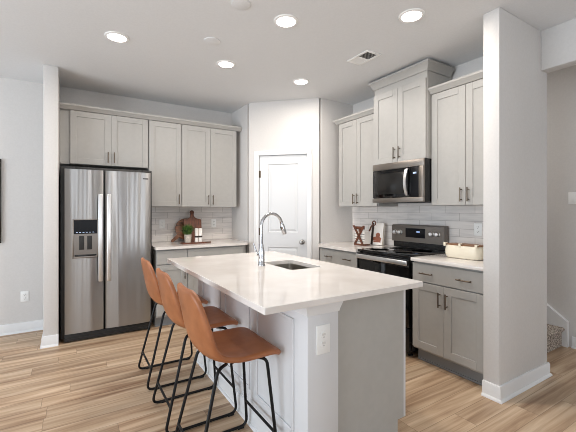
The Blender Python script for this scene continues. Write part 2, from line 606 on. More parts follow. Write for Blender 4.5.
# ------------------------------------------------------------------ cabinets
def shaker(x0, x1, z0, z1, fw=0.062):
    b = nb()
    y0, y1 = -0.021, -0.001
    rec = 0.008
    box(b, x0, x0 + fw, y0, y1, z0, z1, 0.0015, 1)
    box(b, x1 - fw, x1, y0, y1, z0, z1, 0.0015, 1)
    box(b, x0 + fw, x1 - fw, y0, y1, z0, z0 + fw, 0.0015, 1)
    box(b, x0 + fw, x1 - fw, y0, y1, z1 - fw, z1, 0.0015, 1)
    box(b, x0 + fw - .002, x1 - fw + .002, y0 + rec, y1 - .002, z0 + fw - .002, z1 - fw + .002)
    return b

def slabfront(x0, x1, z0, z1):
    return box(nb(), x0, x1, -0.021, -0.001, z0, z1, 0.002, 1)

def pull(parent, x, z, vertical=True, ln=0.122, m='bronze'):
    b = nb()
    h = ln / 2
    y = -0.021
    if vertical:
        tube(b, [(x, y - .030, z - h), (x, y - .030, z + h)], 0.0055)
        for s in (-1, 1):
            tube(b, [(x, y, z + s * h * .7), (x, y - .030, z + s * h * .7)], 0.0045)
    else:
        tube(b, [(x - h, y - .030, z), (x + h, y - .030, z)], 0.0055)
        for s in (-1, 1):
            tube(b, [(x + s * h * .7, y, z), (x + s * h * .7, y - .030, z)], 0.0045)
    return obj('handle', b, m, parent)

def upper(label, loc, rz, wd, dep, z0, z1, doors, name='wall_cabinet'):
    t = thing(name, label, 'cabinet', (loc[0], loc[1], z0), rz)
    obj('cabinet_body', box(nb(), 0, wd, 0, dep, 0, z1 - z0, 0.001, 1), 'cab', t)
    for x0, x1, hs in doors:
        o = obj('cabinet_door', shaker(x0 + .0015, x1 - .0015, 0.003, z1 - z0 - .003), 'cab', t)
        if hs:
            pull(o, (x1 - 0.032) if hs == 'r' else (x0 + 0.032), 0.092)
    return t

def base(label, loc, rz, wd, dep, drawers, doors, zt=0.884, toe=0.115):
    t = thing('base_cabinet', label, 'cabinet', loc, rz)
    obj('cabinet_body', box(nb(), 0, wd, 0, dep, toe, zt, 0.001, 1), 'cab', t)
    b = box(nb(), 0, wd, 0.065, dep, 0, toe)
    box(b, 0, wd, 0.053, 0.066, 0, 0.018, 0.004)
    obj('toe_kick', b, 'toe', t)
    for x0, x1, hx in drawers:
        o = obj('drawer', slabfront(x0 + .0015, x1 - .0015, 0.715, zt - .016), 'cab', t)
        for h in hx:
            pull(o, h, 0.790, False)
    for x0, x1, hs in doors:
        o = obj('cabinet_door', shaker(x0 + .0015, x1 - .0015, 0.135, 0.705), 'cab', t)
        pull(o, (x1 - 0.032) if hs == 'r' else (x0 + 0.032), 0.595)
    return t

RZ = -PI / 2
FY = 4.40 + 0.021
upper('short grey two door cabinet above the refrigerator', (-0.022, FY), 0, 0.794, YB - FY - .001, 1.83, 2.41, [(0.0, 0.395, 'r'), (0.395, 0.79, 'l')])
upper('tall single door grey wall cabinet right of the refrigerator', (0.776, FY), 0, 0.388, YB - FY - .001, 1.372, 2.41, [(0.003, 0.386, 'r')])
upper('grey two door wall cabinet above the cutting boards', (1.166, FY), 0, 0.742, YB - FY - .001, 1.372, 2.41, [(0.002, 0.371, 'r'), (0.371, 0.740, 'l')])
b = nb(); box(b, -0.116, -0.0235, FY + .02, FY + .04, 1.83, 2.41); tag(obj('filler_panel', b, 'cab'), 'narrow grey filler strip between left wall end and refrigerator cabinet', 'cabinet panel')
CR = [(0, 0), (0.012, 0), (0.040, 0.034), (0.045, 0.038), (0.045, 0.056), (0, 0.056)]
b = sweep(nb(), [(1.974, FY - .015), (-0.116, FY - .015)][::-1], CR, 2.411)
box(b, -0.116, 1.974, FY - .015, FY + .03, 2.411, 2.467)
tag(obj('crown_molding', b, 'cab'), 'long grey crown molding above refrigerator side wall cabinets', 'molding')
# range wall: local x runs towards the camera
UX = 2.855 + 0.021
upper('grey two door wall cabinet between pantry wall and microwave', (UX, 3.385), RZ, 0.655, XR - UX - .001, 1.372, 2.41, [(0.003, 0.320, 'r'), (0.320, 0.652, 'l')])
upper('grey two door wall cabinet right of the microwave', (UX, 2.056), RZ, 0.668, XR - UX - .001, 1.372, 2.41, [(0.004, 0.335, 'r'), (0.335, 0.664, 'l')])
MX = 2.79 + 0.021
t = upper('tall grey two door cabinet directly above the microwave', (MX, 2.726), RZ, 0.664, XR - MX - .001, 1.815, 2.655, [(0.003, 0.332, 'r'), (0.332, 0.661, 'l')])
for ch in t.children:
    if ch.name.startswith('cabinet_door'):
        for v in ch.data.vertices:
            if v.co.z > 0.5:
                v.co.z -= 0.085
CR2 = [(0, 0), (0.008, 0), (0.012, 0.010), (0.040, 0.060), (0.046, 0.064), (0.046, 0.082), (0, 0.082)]
b = sweep(nb(), [(0, 0.35), (0, -0.004), (0.664, -0.004), (0.664, 0.35)], CR2, 0.82)
box(b, 0, 0.664, -0.004, 0.35, 0.841, 0.902)
obj('crown', b, 'cab', t)
b = sweep(nb(), [(XR - .002, 3.40), (UX - .015, 3.40), (UX - .015, 2.73)], CR, 2.411)
box(b, UX - .015, XR - .002, 2.73, 3.40, 2.411, 2.467)
tag(obj('crown_molding', b, 'cab'), 'short grey crown molding left of the microwave cabinet', 'molding')
b = sweep(nb(), [(UX - .015, 2.056), (UX - .015, 1.387)], CR, 2.411)
box(b, UX - .015, XR - .002, 1.387, 2.056, 2.411, 2.467)
tag(obj('crown_molding', b, 'cab'), 'short grey crown molding right of the microwave cabinet', 'molding')

# base cabinets
BY = 4.075 + 0.021
base('grey base cabinet with one door right beside the refrigerator', (0.80, BY, 0), 0, 0.343, YB - BY - .001, [(0.004, 0.341, [])], [(0.004, 0.341, 'r')])
base('grey base cabinet under the back counter beside the pantry wall', (1.144, BY, 0), 0, 0.755, YB - BY - .001, [(0.002, 0.715, [])], [(0.002, 0.358, 'r'), (0.358, 0.715, 'l')])
BX = 2.555 + 0.021
base('grey base cabinet with two pulls on its drawer left of the range', (BX, 3.381, 0), RZ, 0.654, XR - BX - .001, [(0.003, 0.651, [0.188, 0.510])], [(0.003, 0.327, 'r'), (0.327, 0.651, 'l')])
base('grey two door base cabinet right of the range under the cream tub', (BX, 2.030, 0), RZ, 0.643, XR - BX - .001, [(0.003, 0.640, [0.155, 0.490])], [(0.003, 0.308, 'r'), (0.308, 0.640, 'l')])

# worktops
tag(obj('countertop', prism(nb(), [(0.785, 4.05), (1.905, 4.05), (1.974, 4.158), (1.974, YB - .009), (0.785, YB - .009)], 'z', 0.885, 0.914), 'quartz'), 'white quartz countertop along the refrigerator wall', 'countertop')
tag(obj('countertop', prism(nb(), [(2.533, 2.726), (XR - .009, 2.726), (XR - .009, 3.495), (2.640, 3.495), (2.533, 3.385)], 'z', 0.885, 0.914), 'quartz'), 'white quartz countertop left of the range', 'countertop')
tag(obj('countertop', box(nb(), 2.533, XR - .009, 1.387, 2.030, 0.885, 0.914, 0.003), 'quartz'), 'white quartz countertop right of the range', 'countertop')

# ------------------------------------------------------------------ refrigerator
t = thing('refrigerator', 'stainless side by side refrigerator with water dispenser in left door', 'refrigerator', (-0.067, 4.08, 0))
W = 0.809
b = box(nb(), -0.034, W + 0.022, 0.075, 0.64, 0.03, 1.775, 0.006)  # raised above the doors, its dark colour stands in for shade under the cabinet
obj('case', b, 'darkgap', t)
for x in (0.03, W - 0.05):
    for y in (0.15, 0.55):
        obj('foot', lathe(nb(), [(0.02, 0), (0.02, 0.03)], x, y, 0, 12), 'black', t)
def curved_door(x0, x1, z0, z1, bulge=0.012):
    b = nb()
    n = 12
    pts = [(x0, 0.065), (x0, 0.012)]
    for k in range(n + 1):
        u = k / n
        pts.append((x0 + 0.006 + (x1 - x0 - 0.012) * u, 0.004 - bulge * (1 - (2 * u - 1) ** 4)))
    pts += [(x1, 0.012), (x1, 0.065)]
    prism(b, pts, 'z', z0, z1)
    return b
fd = obj('door', curved_door(0, 0.346, 0.095, 1.742), 'steel', t)
rd = obj('door', curved_door(0.356, W, 0.095, 1.742), 'steel', t)
fd['label'] = 'left freezer door with the dispenser'
rd['label'] = 'right refrigerator door'
for x, par in ((0.312, fd), (0.390, rd)):
    b = nb()
    box(b, x - 0.020, x + 0.020, -0.066, -0.046, 0.60, 1.495, 0.007, 3)
    for z in (0.625, 1.455):
        box(b, x - 0.011, x + 0.011, -0.052, -0.002, z - .012, z + .028, 0.004)
    obj('handle', b, 'steelbright', par)
# dispenser on the left door
b = nb()
X0, X1, Z0, Z1 = 0.066, 0.296, 0.845, 1.238
for a in ((X0, X0 + .012, Z0, Z1), (X1 - .012, X1, Z0, Z1), (X0, X1, Z0, Z0 + .018), (X0, X1, Z1 - .008, Z1)):
    box(b, a[0], a[1], -0.016, 0.0, a[2], a[3], 0.002)
obj('dispenser_frame', b, 'steel2', fd)
b = box(nb(), X0 + .012, X1 - .012, -0.0155, 0, 1.09, Z1 - .008)
obj('dispenser_controls', b, 'display', fd)
b = nb()
for k in range(6):
    box(b, X0 + .03 + k * .029, X0 + .046 + k * .029, -0.0165, -0.015, 1.104, 1.108)
obj('indicator_lights', b, 'lit', fd)
b = nb()
box(b, X0 + .012, X1 - .012, -0.0125, -0.0105, Z0 + .018, 1.09)
obj('dispenser_recess', b, 'greysteel', fd)
for k in (0, 1):
    b = box(nb(), X0 + .058 + k * .070, X0 + .102 + k * .070, -0.020, -0.0125, 0.930, 1.070, 0.003)
    obj('paddle', b, 'darkgap', fd)
b = box(nb(), X0 + .02, X1 - .02, -0.024, -0.0125, Z0 + .020, Z0 + .036, 0.003)
obj('drip_tray', b, 'black', fd)
obj('badge', box(nb(), W - 0.085, W - 0.03, -0.0075, 0.0, 1.668, 1.680, 0.001), 'darkgap', rd)
b = box(nb(), 0.0, W, 0.02, 0.08, 0.012, 0.088, 0.004)
for k in range(2):
    box(b, 0.02, W - 0.02, 0.014, 0.022, 0.030 + k * .025, 0.040 + k * .025)
obj('base_grille', b, 'darkgap', t)
for x in (0.05, W - 0.05):
    obj('hinge_cover', box(nb(), x - 0.04, x + 0.04, 0.02, 0.073, 1.743, 1.765, 0.006), 'darkgap', t)

# ------------------------------------------------------------------ microwave
t = thing('microwave', 'stainless over the range microwave with black glass door', 'microwave', (2.755, 2.702, 1.408), RZ)
W, Hh = 0.640, 0.405
obj('case', box(nb(), 0.0, W, 0.022, 0.415, 0.0, Hh, 0.003), 'black', t)
b = box(nb(), 0, W, 0.0, 0.022, Hh - 0.068, Hh, 0.004)
obj('top_trim', b, 'steel2', t)
b = nb()
for k in range(14):
    box(b, 0.05 + k * .04, 0.08 + k * .04, 0.10, 0.30, -0.004, 0.0)
obj('underside_vent', b, 'darkgap', t)
dr = obj('door', box(nb(), 0.004, 0.492, -0.002, 0.022, 0.048, Hh - 0.070, 0.003), 'glass', t)
b = nb()
box(b, 0, W, -0.004, 0.022, 0.0, 0.046, 0.004)
obj('bottom_trim', b, 'steel2', t)
b = box(nb(), W - 0.052, W, -0.004, 0.022, 0.046, Hh - 0.068, 0.003)
obj('side_trim', b, 'steel2', t)
b = box(nb(), 0.045, 0.42, -0.0045, -0.001, 0.085, Hh - 0.105, 0.001)
obj('window', b, mat('tinted_window', srgb(34, 33, 32), 0.15, spec=0.3), dr)
obj('control_panel', box(nb(), 0.494, W - 0.054, -0.002, 0.022, 0.048, Hh - 0.070, 0.003), 'display', t)
o = [c for c in t.children if c.name.startswith('control_panel')][0]
b = nb()
for k in range(3):
    box(b, 0.525 + k * .014, 0.534 + k * .014, -0.0035, -0.0015, 0.268, 0.284)
obj('lit_display', b, 'lit', o)
b = nb()
pts = [(0.466, -0.002, 0.060)] + [(0.466, -0.020 - 0.030 * math.sin(PI * k / 10), 0.065 + 0.255 * k / 10) for k in range(11)] + [(0.466, -0.002, 0.325)]
rings = []
for p in pts:
    rings.append([b.verts.new((p[0] + sx_, p[1] + sy_, p[2])) for sx_, sy_ in ((-.015, -.006), (.015, -.006), (.015, .006), (-.015, .006))])
for a, c in zip(rings[:-1], rings[1:]):
    for k in range(4):
        b.faces.new((a[k], a[(k + 1) % 4], c[(k + 1) % 4], c[k]))
b.faces.new(rings[0]); b.faces.new(rings[-1])
bmesh.ops.recalc_face_normals(b, faces=b.faces)
obj('handle', b, 'steelbright', dr)

# ------------------------------------------------------------------ range
t = thing('range', 'stainless and black electric range below the microwave', 'range', (2.570, 2.722, 0), RZ)
W = 0.664
obj('case', box(nb(), 0.0, W, 0.02, 0.600, 0.05, 0.895, 0.003), 'black', t)
for x in (0.05, W - 0.05):
    for y in (0.06, 0.55):
        obj('foot', lathe(nb(), [(0.022, 0), (0.022, 0.012), (0.012, 0.014), (0.012, 0.05)], x, y, 0, 14), 'black', t)
b = box(nb(), -0.001, W + 0.001, -0.012, 0.530, 0.897, 0.922, 0.005)
ck = obj('cooktop', b, 'glass', t)
for x, y, r in ((0.17, 0.14, 0.10), (0.49, 0.14, 0.085), (0.17, 0.40, 0.075), (0.49, 0.40, 0.10)):
    obj('burner_ring', lathe(nb(), [(r, 0.9222), (r, 0.9226), (r - .004, 0.9226), (r - .004, 0.9222)], x, y - .012, 0, 40), 'greysteel', ck)
od = obj('oven_door', box(nb(), 0.004, W - 0.004, -0.022, 0.02, 0.275, 0.888, 0.004), 'glass', t)
obj('door_trim', box(nb(), 0.004, W - 0.004, -0.026, -0.020, 0.845, 0.889, 0.002), 'black', od)
b = nb()
box(b, 0.010, W - 0.004, -0.056, -0.036, 0.832, 0.876, 0.007, 3)
for x in (0.04, W - 0.05):
    box(b, x - .014, x + .014, -0.040, -0.021, 0.842, 0.868, 0.003)
obj('handle', b, 'steelbright', od)
obj('window', box(nb(), 0.09, W - 0.09, -0.0235, -0.021, 0.40, 0.74, 0.001), mat('oven_window', srgb(20, 20, 20), 0.08), od)
dw = obj('storage_drawer', box(nb(), 0.004, W - 0.004, -0.016, 0.02, 0.062, 0.268, 0.004), 'black', t)
# backguard
b = nb()
prism(b, [(0.534, 0.985), (0.600, 0.985), (0.600, 1.172), (0.558, 1.172), (0.538, 1.160)], 'x', -0.024, W - .03)
bgd = obj('backguard', b, 'greysteel', t)
obj('backguard_base', box(nb(), 0.0, W - .03, 0.540, 0.600, 0.923, 0.986), 'black', t)
b = box(nb(), 0.170, 0.415, 0.531, 0.543, 1.035, 1.135, 0.002)
obj('display_panel', b, 'display', bgd)
b = nb()
for k in range(4):
    box(b, 0.310 + k * .009, 0.315 + k * .013, 0.5297, 0.5315, 1.092, 1.106)
obj('lit_display', b, 'lit', bgd)
for x in (0.026, 0.096, 0.495, 0.562):
    b = nb()
    lathe(b, [(0, 0.506), (0.018, 0.506), (0.022, 0.510), (0.023, 0.530), (0.026, 0.532), (0.026, 0.540)], x, 0, 1.085, 24, 'y')
    box(b, x - .004, x + .004, 0.498, 0.510, 1.066, 1.102, 0.002)
    obj('knob', b, 'steelbright', bgd)

# ------------------------------------------------------------------ island
IX0, IX1, IY0, IY1 = 0.69, 1.735, 1.30, 3.08
t = thing('kitchen_island', 'kitchen island with white half wall and grey cabinets under quartz top', 'kitchen island', (0.945, 1.345, 0))
ox, oy = 0.945, 1.345
LY = 3.035 - oy
b = box(nb(), 0, 0.188, 0, LY, 0, 0.883, 0.003)
pw = obj('half_wall', b, 'pony', t)
pw['label'] = 'white half wall facing the stools'
# raised picture-frame mouldings on the left face
for y0, y1 in ((0.135, 0.515), (0.645, 1.025), (1.155, 1.535)):
    b = nb()
    z0, z1, q = 0.225, 0.765, 0.020
    for a in ((y0, y1, z0 - q, z0), (y0, y1, z1, z1 + q), (y0 - q, y0, z0 - q, z1 + q), (y1, y1 + q, z0 - q, z1 + q)):
        box(b, -0.008, 0.0, a[0], a[1], a[2], a[3], 0.003)
    obj('panel_molding', b, 'pony', pw)
b = sweep(nb(), [(0.188, 0), (0, 0), (0, LY)][::-1], [(0, 0), (0.022, 0), (0.018, 0.014), (0.011, 0.018), (0.011, 0.100), (0.006, 0.112), (0, 0.115)])
obj('base_molding', b, 'trim', pw)
b = sweep(nb(), [(0.188, 0.028), (0.188, 0), (0, 0), (0, LY)][::-1], [(0, 0), (0.004, 0), (0.006, 0.012), (0.018, 0.050), (0.018, 0.058), (0, 0.058)], 0.825)
obj('cap_molding', b, 'trim', pw)
# cabinets
cx0, cx1 = 0.1895, 0.707
b = box(nb(), cx0, cx1, 0.05, 0.66, 0.115, 0.883)
box(b, cx0, cx1, 1.14, LY - .02, 0.115, 0.883)
box(b, cx0, cx1, 0.66, 1.14, 0.115, 0.66)
obj('cabinet_body', b, 'cab', t)
obj('toe_kick', box(nb(), cx0, cx1 - 0.055, 0.05, LY - .02, 0.0, 0.113), 'toe', t)
NZ = 0.113
for y0, y1 in ((0.03, 0.048), (LY - .018, LY)):
    b = nb()
    prism(b, [(cx0, 0), (cx1 - 0.048, 0), (cx1 - 0.048, NZ), (cx1 + 0.002, NZ), (cx1 + 0.002, 0.883), (cx0, 0.883)], 'y', y0, y1)
    obj('end_panel', b, 'panel', t)
b = nb(); box(b, cx1 + .003, cx1 + .020, 0.030, 0.046, NZ, 0.882, 0.001)
obj('edge_strip', b, 'pony', t)
for y0, y1, hs in ((0.055, 0.45, 1), (0.452, 0.85, 0), (0.852, 1.25, 1), (1.252, LY - .02, 0)):
    b = shaker(0, y1 - y0, 0.135, 0.872)
    bmesh.ops.rotate(b, verts=b.verts, cent=(0, 0, 0), matrix=Matrix.Rotation(PI / 2, 3, 'Z'))
    bmesh.ops.translate(b, verts=b.verts, vec=(cx1 + .001, y0, 0))
    o = obj('cabinet_door', b, 'cab', t)
    b = nb(); hy = y1 - .035 if hs else y0 + .035
    tube(b, [(cx1 + .052, hy, 0.68), (cx1 + .052, hy, 0.82)], 0.0055)
    for z in (0.70, 0.80):
        tube(b, [(cx1 + .021, hy, z), (cx1 + .052, hy, z)], 0.0045)
    obj('handle', b, 'bronze', o)
# worktop with a sink cutout
SX0, SX1, SY0, SY1 = 1.290, 1.560, 2.03, 2.46
b = nb()
def rr(x0, x1, y0, y1, r, n=5):
    out = []
    for cx, cy, a0 in ((x1 - r, y1 - r, 0), (x0 + r, y1 - r, PI / 2), (x0 + r, y0 + r, PI), (x1 - r, y0 + r, 3 * PI / 2)):
        for k in range(n + 1):
            a = a0 + PI / 2 * k / n
            out.append((cx + r * math.cos(a), cy + r * math.sin(a)))
    return out
outer = rr(IX0, IX1, IY0, IY1, 0.006, 5)
inner = rr(SX0, SX1, SY0, SY1, 0.035, 5)
n = len(outer)
e = 0.003
layers = []
for ring, zs_, sgn in ((outer, None, 1), (inner, None, -1)):
    cxm = sum(p[0] for p in ring) / n; cym = sum(p[1] for p in ring) / n
    ins = lambda p, d: (p[0] - sgn * d * (1 if p[0] > cxm else -1), p[1] - sgn * d * (1 if p[1] > cym else -1))
    Ls = []
    for z, d_ in ((0.884, 0.0), (0.914 - e, 0.0), (0.914 - e * .3, e * .3), (0.914, e)):
        Ls.append([b.verts.new((*ins(p, d_), z)) for p in ring])
    layers.append(Ls)
for Ls in layers:
    for a, c in zip(Ls[:-1], Ls[1:]):
        for k in range(n):
            b.faces.new((a[k], a[(k + 1) % n], c[(k + 1) % n], c[k]))
for li in (0, -1):
    A, I = layers[0][li], layers[1][li]
    for k in range(n):
        b.faces.new((A[k], A[(k + 1) % n], I[(k + 1) % n], I[k]))
bmesh.ops.recalc_face_normals(b, faces=b.faces)
tag(obj('island_countertop', b, 'quartz', smooth=False), 'large white quartz countertop of the island around the sink', 'countertop')
# sink
t = thing('kitchen_sink', 'stainless undermount sink set in the island countertop', 'sink', (1.425, 2.245, 0.68))
b = nb()
prs = [(0.0, 0.203, .037), (0.0, 0.10, .037), (-.006, 0.03, .04), (-.03, 0.004, .04), (-.09, 0.0, .02)]
rings = []
for off, z, r in prs:
    rings.append([b.verts.new((p[0] - 1.425, p[1] - 2.245, z)) for p in rr(SX0 - off - .004, SX1 + off + .004, SY0 - off - .004, SY1 + off + .004, r)])
rings.insert(0, [b.verts.new((p[0] - 1.425, p[1] - 2.245, 0.203)) for p in rr(SX0 - .018, SX1 + .018, SY0 - .018, SY1 + .018, .05)])
for a, c in zip(rings[:-1], rings[1:]):
    for k in range(n):
        b.faces.new((a[k], a[(k + 1) % n], c[(k + 1) % n], c[k]))
b.faces.new(rings[-1])
bmesh.ops.recalc_face_normals(b, faces=b.faces)
bmesh.ops.reverse_faces(b, faces=b.faces)
o = obj('basin', b, 'sink', t)
md = o.modifiers.new('solid', 'SOLIDIFY'); md.thickness = 0.002; md.offset = 0
b = lathe(nb(), [(0.0, 0.003), (0.030, 0.003), (0.042, 0.006), (0.046, 0.001), (0.046, 0.0008)], 0, 0.02, 0.001, 24)
obj('drain', b, 'chrome', t)
# faucet
t = thing('kitchen_faucet', 'chrome gooseneck faucet standing beside the island sink', 'faucet', (1.205, 2.316, 0.914))
b = lathe(nb(), [(0, 0), (0.028, 0), (0.028, 0.006), (0.024, 0.012), (0.023, 0.06), (0.022, 0.11), (0.016, 0.14), (0.0145, 0.16), (0, 0.16)])
obj('body', b, 'chrome', t)
b = nb()
pts = [(0, 0, 0.15), (0, 0, 0.30)]
R_ = 0.088
for k in range(1, 13):
    a = PI - PI * 0.94 * k / 12
    pts.append((R_ + R_ * math.cos(a), 0, 0.30 + R_ * math.sin(a)))
tube(b, pts, 0.0115, seg=14)
obj('spout', b, 'chrome', t)
ex = Vector(pts[-1]); dd = (Vector(pts[-1]) - Vector(pts[-2])).normalized()
b = nb()
tube(b, [ex - dd * .01, ex + dd * .012, ex + dd * .02, ex + dd * .075, ex + dd * .092], [0.0125, 0.0135, 0.0165, 0.0185, 0.016], seg=16)
sh = obj('spray_head', b, 'chrome', t)
b = nb(); tube(b, [ex + dd * .03 + Vector((-.017, 0, 0)), ex + dd * .055 + Vector((-.019, 0, 0))], 0.005, seg=8)
obj('button', b, 'rubber', sh)
b = nb()
tube(b, [(0, 0.018, 0.075), (0, 0.052, 0.075)], [0.014, 0.012])
tube(b, [(-0.002, 0.048, 0.075), (-0.012, 0.060, 0.095), (-0.03, 0.078, 0.165)], [0.006, 0.006, 0.0045])
obj('lever', b, 'chrome', t)

# ------------------------------------------------------------------ electrical plates (local: x right, z up, front -y)
def outlet(label, loc, rz, switch=False, wide=0.072, tall=0.116):
    t = thing('light_switch' if switch else 'wall_outlet', label, 'light switch' if switch else 'outlet', loc, rz)
    obj('cover_plate', box(nb(), -wide / 2, wide / 2, -0.006, 0, -tall / 2, tall / 2, 0.003), 'whiteplastic', t)
    if switch:
        obj('rocker', box(nb(), -0.016, 0.016, -0.009, -0.005, -0.033, 0.033, 0.002), 'whiteplastic', t)
    else:
        for s in (-1, 1):
            f = obj('socket', lathe(nb(), [(0, -0.0085), (0.0165, -0.0085), (0.0175, -0.007), (0.0175, -0.005)], 0, 0, s * 0.0205, 20, 'y'), 'whiteplastic', t)
            b = nb()
            for x in (-.006, .006):
                box(b, x - .0013, x + .0013, -0.0092, -0.008, s * .0205 - .001, s * .0205 + .009)
            box(b, -.002, .002, -0.0092, -0.008, s * .0205 - .011, s * .0205 - .006)
            obj('slot', b, 'slot', f)
    return t
outlet('white outlet low on the left wall', (-0.443, YB - .0005, 0.388), 0)
outlet('white outlet on tile left of the cutting boards', (0.998, YB - .0085, 1.150), 0)
outlet('white outlet on tile right of the cutting boards', (1.70, YB - .0085, 1.145), 0)
outlet('white outlet on tile above the cream tub', (XR - .0085, 1.80, 1.150), RZ)
outlet('white outlet on the end of the island half wall', (1.035, 1.3445, 0.702), 0, wide=0.082, tall=0.140)
outlet('white light switch on the stairwell wall', (4.1095, 1.395, 1.445), RZ, True)

# wall frame at the left edge of the view
t = thing('picture_frame', 'black framed picture on the left wall, mostly out of view', 'picture', (-1.00, YB - .001, 0.982))
b = nb()
for a in ((-0.36, 0.36, 0, 0.03), (-0.36, 0.36, 0.86, 0.89), (-0.36, -0.335, 0.03, 0.86), (0.335, 0.36, 0.03, 0.86)):
    box(b, a[0], a[1], -0.03, 0, a[2], a[3], 0.003)
obj('frame', b, 'black', t)
obj('print', box(nb(), -0.335, 0.335, -0.012, -0.004, 0.03, 0.86), 'paper', t)

# ------------------------------------------------------------------ ceiling fittings
LP = [(0.309, 3.143, 'recessed ceiling light nearest the refrigerator'),
      (1.262, 3.167, 'recessed ceiling light beside the round cover plate, above island far end'),
      (1.356, 2.211, 'recessed ceiling light above the island sink'),
      (2.133, 3.163, 'recessed ceiling light nearest the pantry door'),
      (2.092, 1.668, 'recessed ceiling light nearest the right wall end')]
for x, y, lab in LP:
    t = thing('recessed_light', lab, 'ceiling light', (x, y, H), 0, 'recessed ceiling lights')
    obj('trim_ring', lathe(nb(), [(0.070, -0.004), (0.072, -0.009), (0.088, -0.006), (0.092, 0.0), (0.070, 0.0)], seg=40), 'whiteplastic', t)
    obj('lens', lathe(nb(), [(0, -0.006), (0.06, -0.006), (0.0705, -0.004), (0.0705, -0.001), (0, -0.001)], seg=40), 'lens', t)
    l = bpy.data.lights.new('lamp', 'AREA')
    l.shape = 'DISK'; l.size = 0.13; l.energy = LAMP_POWER; l.color = LAMP_COL
    lo = bpy.data.objects.new('lamp', l); C.objects.link(lo); lo.parent = t; lo.location = (0, 0, -0.012)
for x, y, lab in ((0.982, 2.192, 'flat round white ceiling cover plate nearer the camera'), (0.991, 2.799, 'flat round white ceiling cover plate nearer the refrigerator')):
    t = tag(obj('ceiling_cover_plate', lathe(nb(), [(0, -0.006), (0.060, -0.006), (0.066, -0.004), (0.067, 0.0), (0, 0.0)], seg=40), 'ceil'), lab, 'cover plate', 'ceiling cover plates')
    t.location = (x, y, H)
t = thing('ceiling_vent', 'rectangular white ceiling vent in front of the microwave cabinet', 'vent', (2.29, 2.36, H), 0)
b = nb()
for a in ((-.085, .085, -.135, -.11), (-.085, .085, .11, .135), (-.085, -.062, -.11, .11), (.062, .085, -.11, .11)):
    box(b, a[0], a[1], a[2], a[3], -0.008, 0, 0.002)
obj('frame', b, 'whiteplastic', t)
obj('backing', box(nb(), -.062, .062, -.11, .11, -0.0012, 0), 'darkgap', t)
b = nb()
for k in range(14):
    y = -.106 + k * .0158
    s = 1 if y > 0.0 else -1
    prism(b, [(y, -0.001), (y + .002, -0.001), (y + .002 + s * .009, -0.0075), (y + s * .009, -0.0075)], 'x', -.062, .062)
obj('louver', b, 'whiteplastic', t)

# ------------------------------------------------------------------ stools
def stool(label):
    t = thing('bar_stool', label, 'bar stool', (0, 0, 0), 0, 'tan leather bar stools')
    # shell: profile in local x (towards the island) and z, from backrest top to seat front
    prof = [(px__ + .022, pz__) for px__, pz__ in [(-0.255, 0.948), (-0.250, 0.915), (-0.238, 0.85), (-0.224, 0.775), (-0.210, 0.70), (-0.188, 0.638), (-0.144, 0.598),
            (-0.078, 0.584), (0.0, 0.583), (0.08, 0.592), (0.145, 0.599), (0.184, 0.592), (0.200, 0.574)]]
    hw = [0.110, 0.165, 0.192, 0.206, 0.214, 0.218, 0.220, 0.221, 0.221, 0.220, 0.217, 0.210, 0.192]
    cup = [0.010, 0.018, 0.028, 0.036, 0.042, 0.044, 0.040, 0.030, 0.020, 0.013, 0.006, 0.002, 0.0]
    b = nb()
    nu = 10
    rows = []
    for i, ((x, z), h, c) in enumerate(zip(prof, hw, cup)):
        a = prof[max(i - 1, 0)]; d_ = prof[min(i + 1, len(prof) - 1)]
        tx, tz = d_[0] - a[0], d_[1] - a[1]
        ln = math.hypot(tx, tz)
        nx, nz_ = -tz / ln, tx / ln       # towards the sitter
        if nz_ < 0 and nx < 0:
            nx, nz_ = -nx, -nz_
        row_ = []
        for k in range(nu + 1):
            u = -1 + 2 * k / nu
            lift = c * abs(u) ** 2.4
            row_.append(b.verts.new((x + nx * lift, u * h, z + nz_ * lift)))
        rows.append(row_)
    for a, c in zip(rows[:-1], rows[1:]):
        for k in range(nu):
            b.faces.new((a[k], a[k + 1], c[k + 1], c[k]))
    bmesh.ops.recalc_face_normals(b, faces=b.faces)
    s = obj('bucket_seat', b, 'leather', t, ang=180)
    md = s.modifiers.new('solid', 'SOLIDIFY'); md.thickness = 0.030; md.offset = 0.0; md.use_even_offset = True
    md = s.modifiers.new('sub', 'SUBSURF'); md.levels = 2; md.render_levels = 2
    # stitched seam around the edge
    rim = [rows_ for rows_ in []]
    # frame: two sled sides
    for sgn in (-1, 1):
        yt, yb_ = sgn * 0.152, sgn * 0.196
        b = nb()
        tube(b, [(-0.05, yt * .75, 0.559), (-0.110, yt, 0.556), (-0.245, yb_, 0.010), (0.207, yb_, 0.010), (0.158, yt, 0.556), (0.10, yt * .75, 0.559)], 0.0085, 0.05, 10)
        f = obj('sled_leg', b, 'blackmetal', t)
        for x in (-0.165, 0.165):
            obj('foot_pad', box(nb(), x - .02, x + .02, yb_ - .011, yb_ + .011, 0.0, 0.014, 0.003), 'rubber', f)
    # cross bars
    for xa, z in ((-0.211, 0.155), (0.192, 0.17)):
        fr_ = (0.556 - z) / 0.546
        yy = 0.152 + 0.044 * fr_
        b = nb(); tube(b, [(xa, -yy, z), (xa, yy, z)], 0.0075, seg=10)
        obj('footrest' if xa > 0 else 'rear_crossbar', b, 'blackmetal', t)
    b = nb()
    for x in (-0.020, 0.110):
        tube(b, [(x, -0.118, 0.559), (x, 0.118, 0.559)], 0.0085)
    box(b, -0.06, 0.14, -0.09, 0.09, 0.560, 0.569)
    obj('seat_mount', b, 'blackmetal', t)
    return t
SXc = 0.705
s1 = stool('tan leather bar stool nearest the camera')
s1.location = (SXc, 1.752, 0)
dup(s1, (SXc, 2.30, 0), 0.0, 'middle one of the three tan leather bar stools')
dup(s1, (SXc, 2.90, 0), 0.0, 'tan leather bar stool nearest the refrigerator')

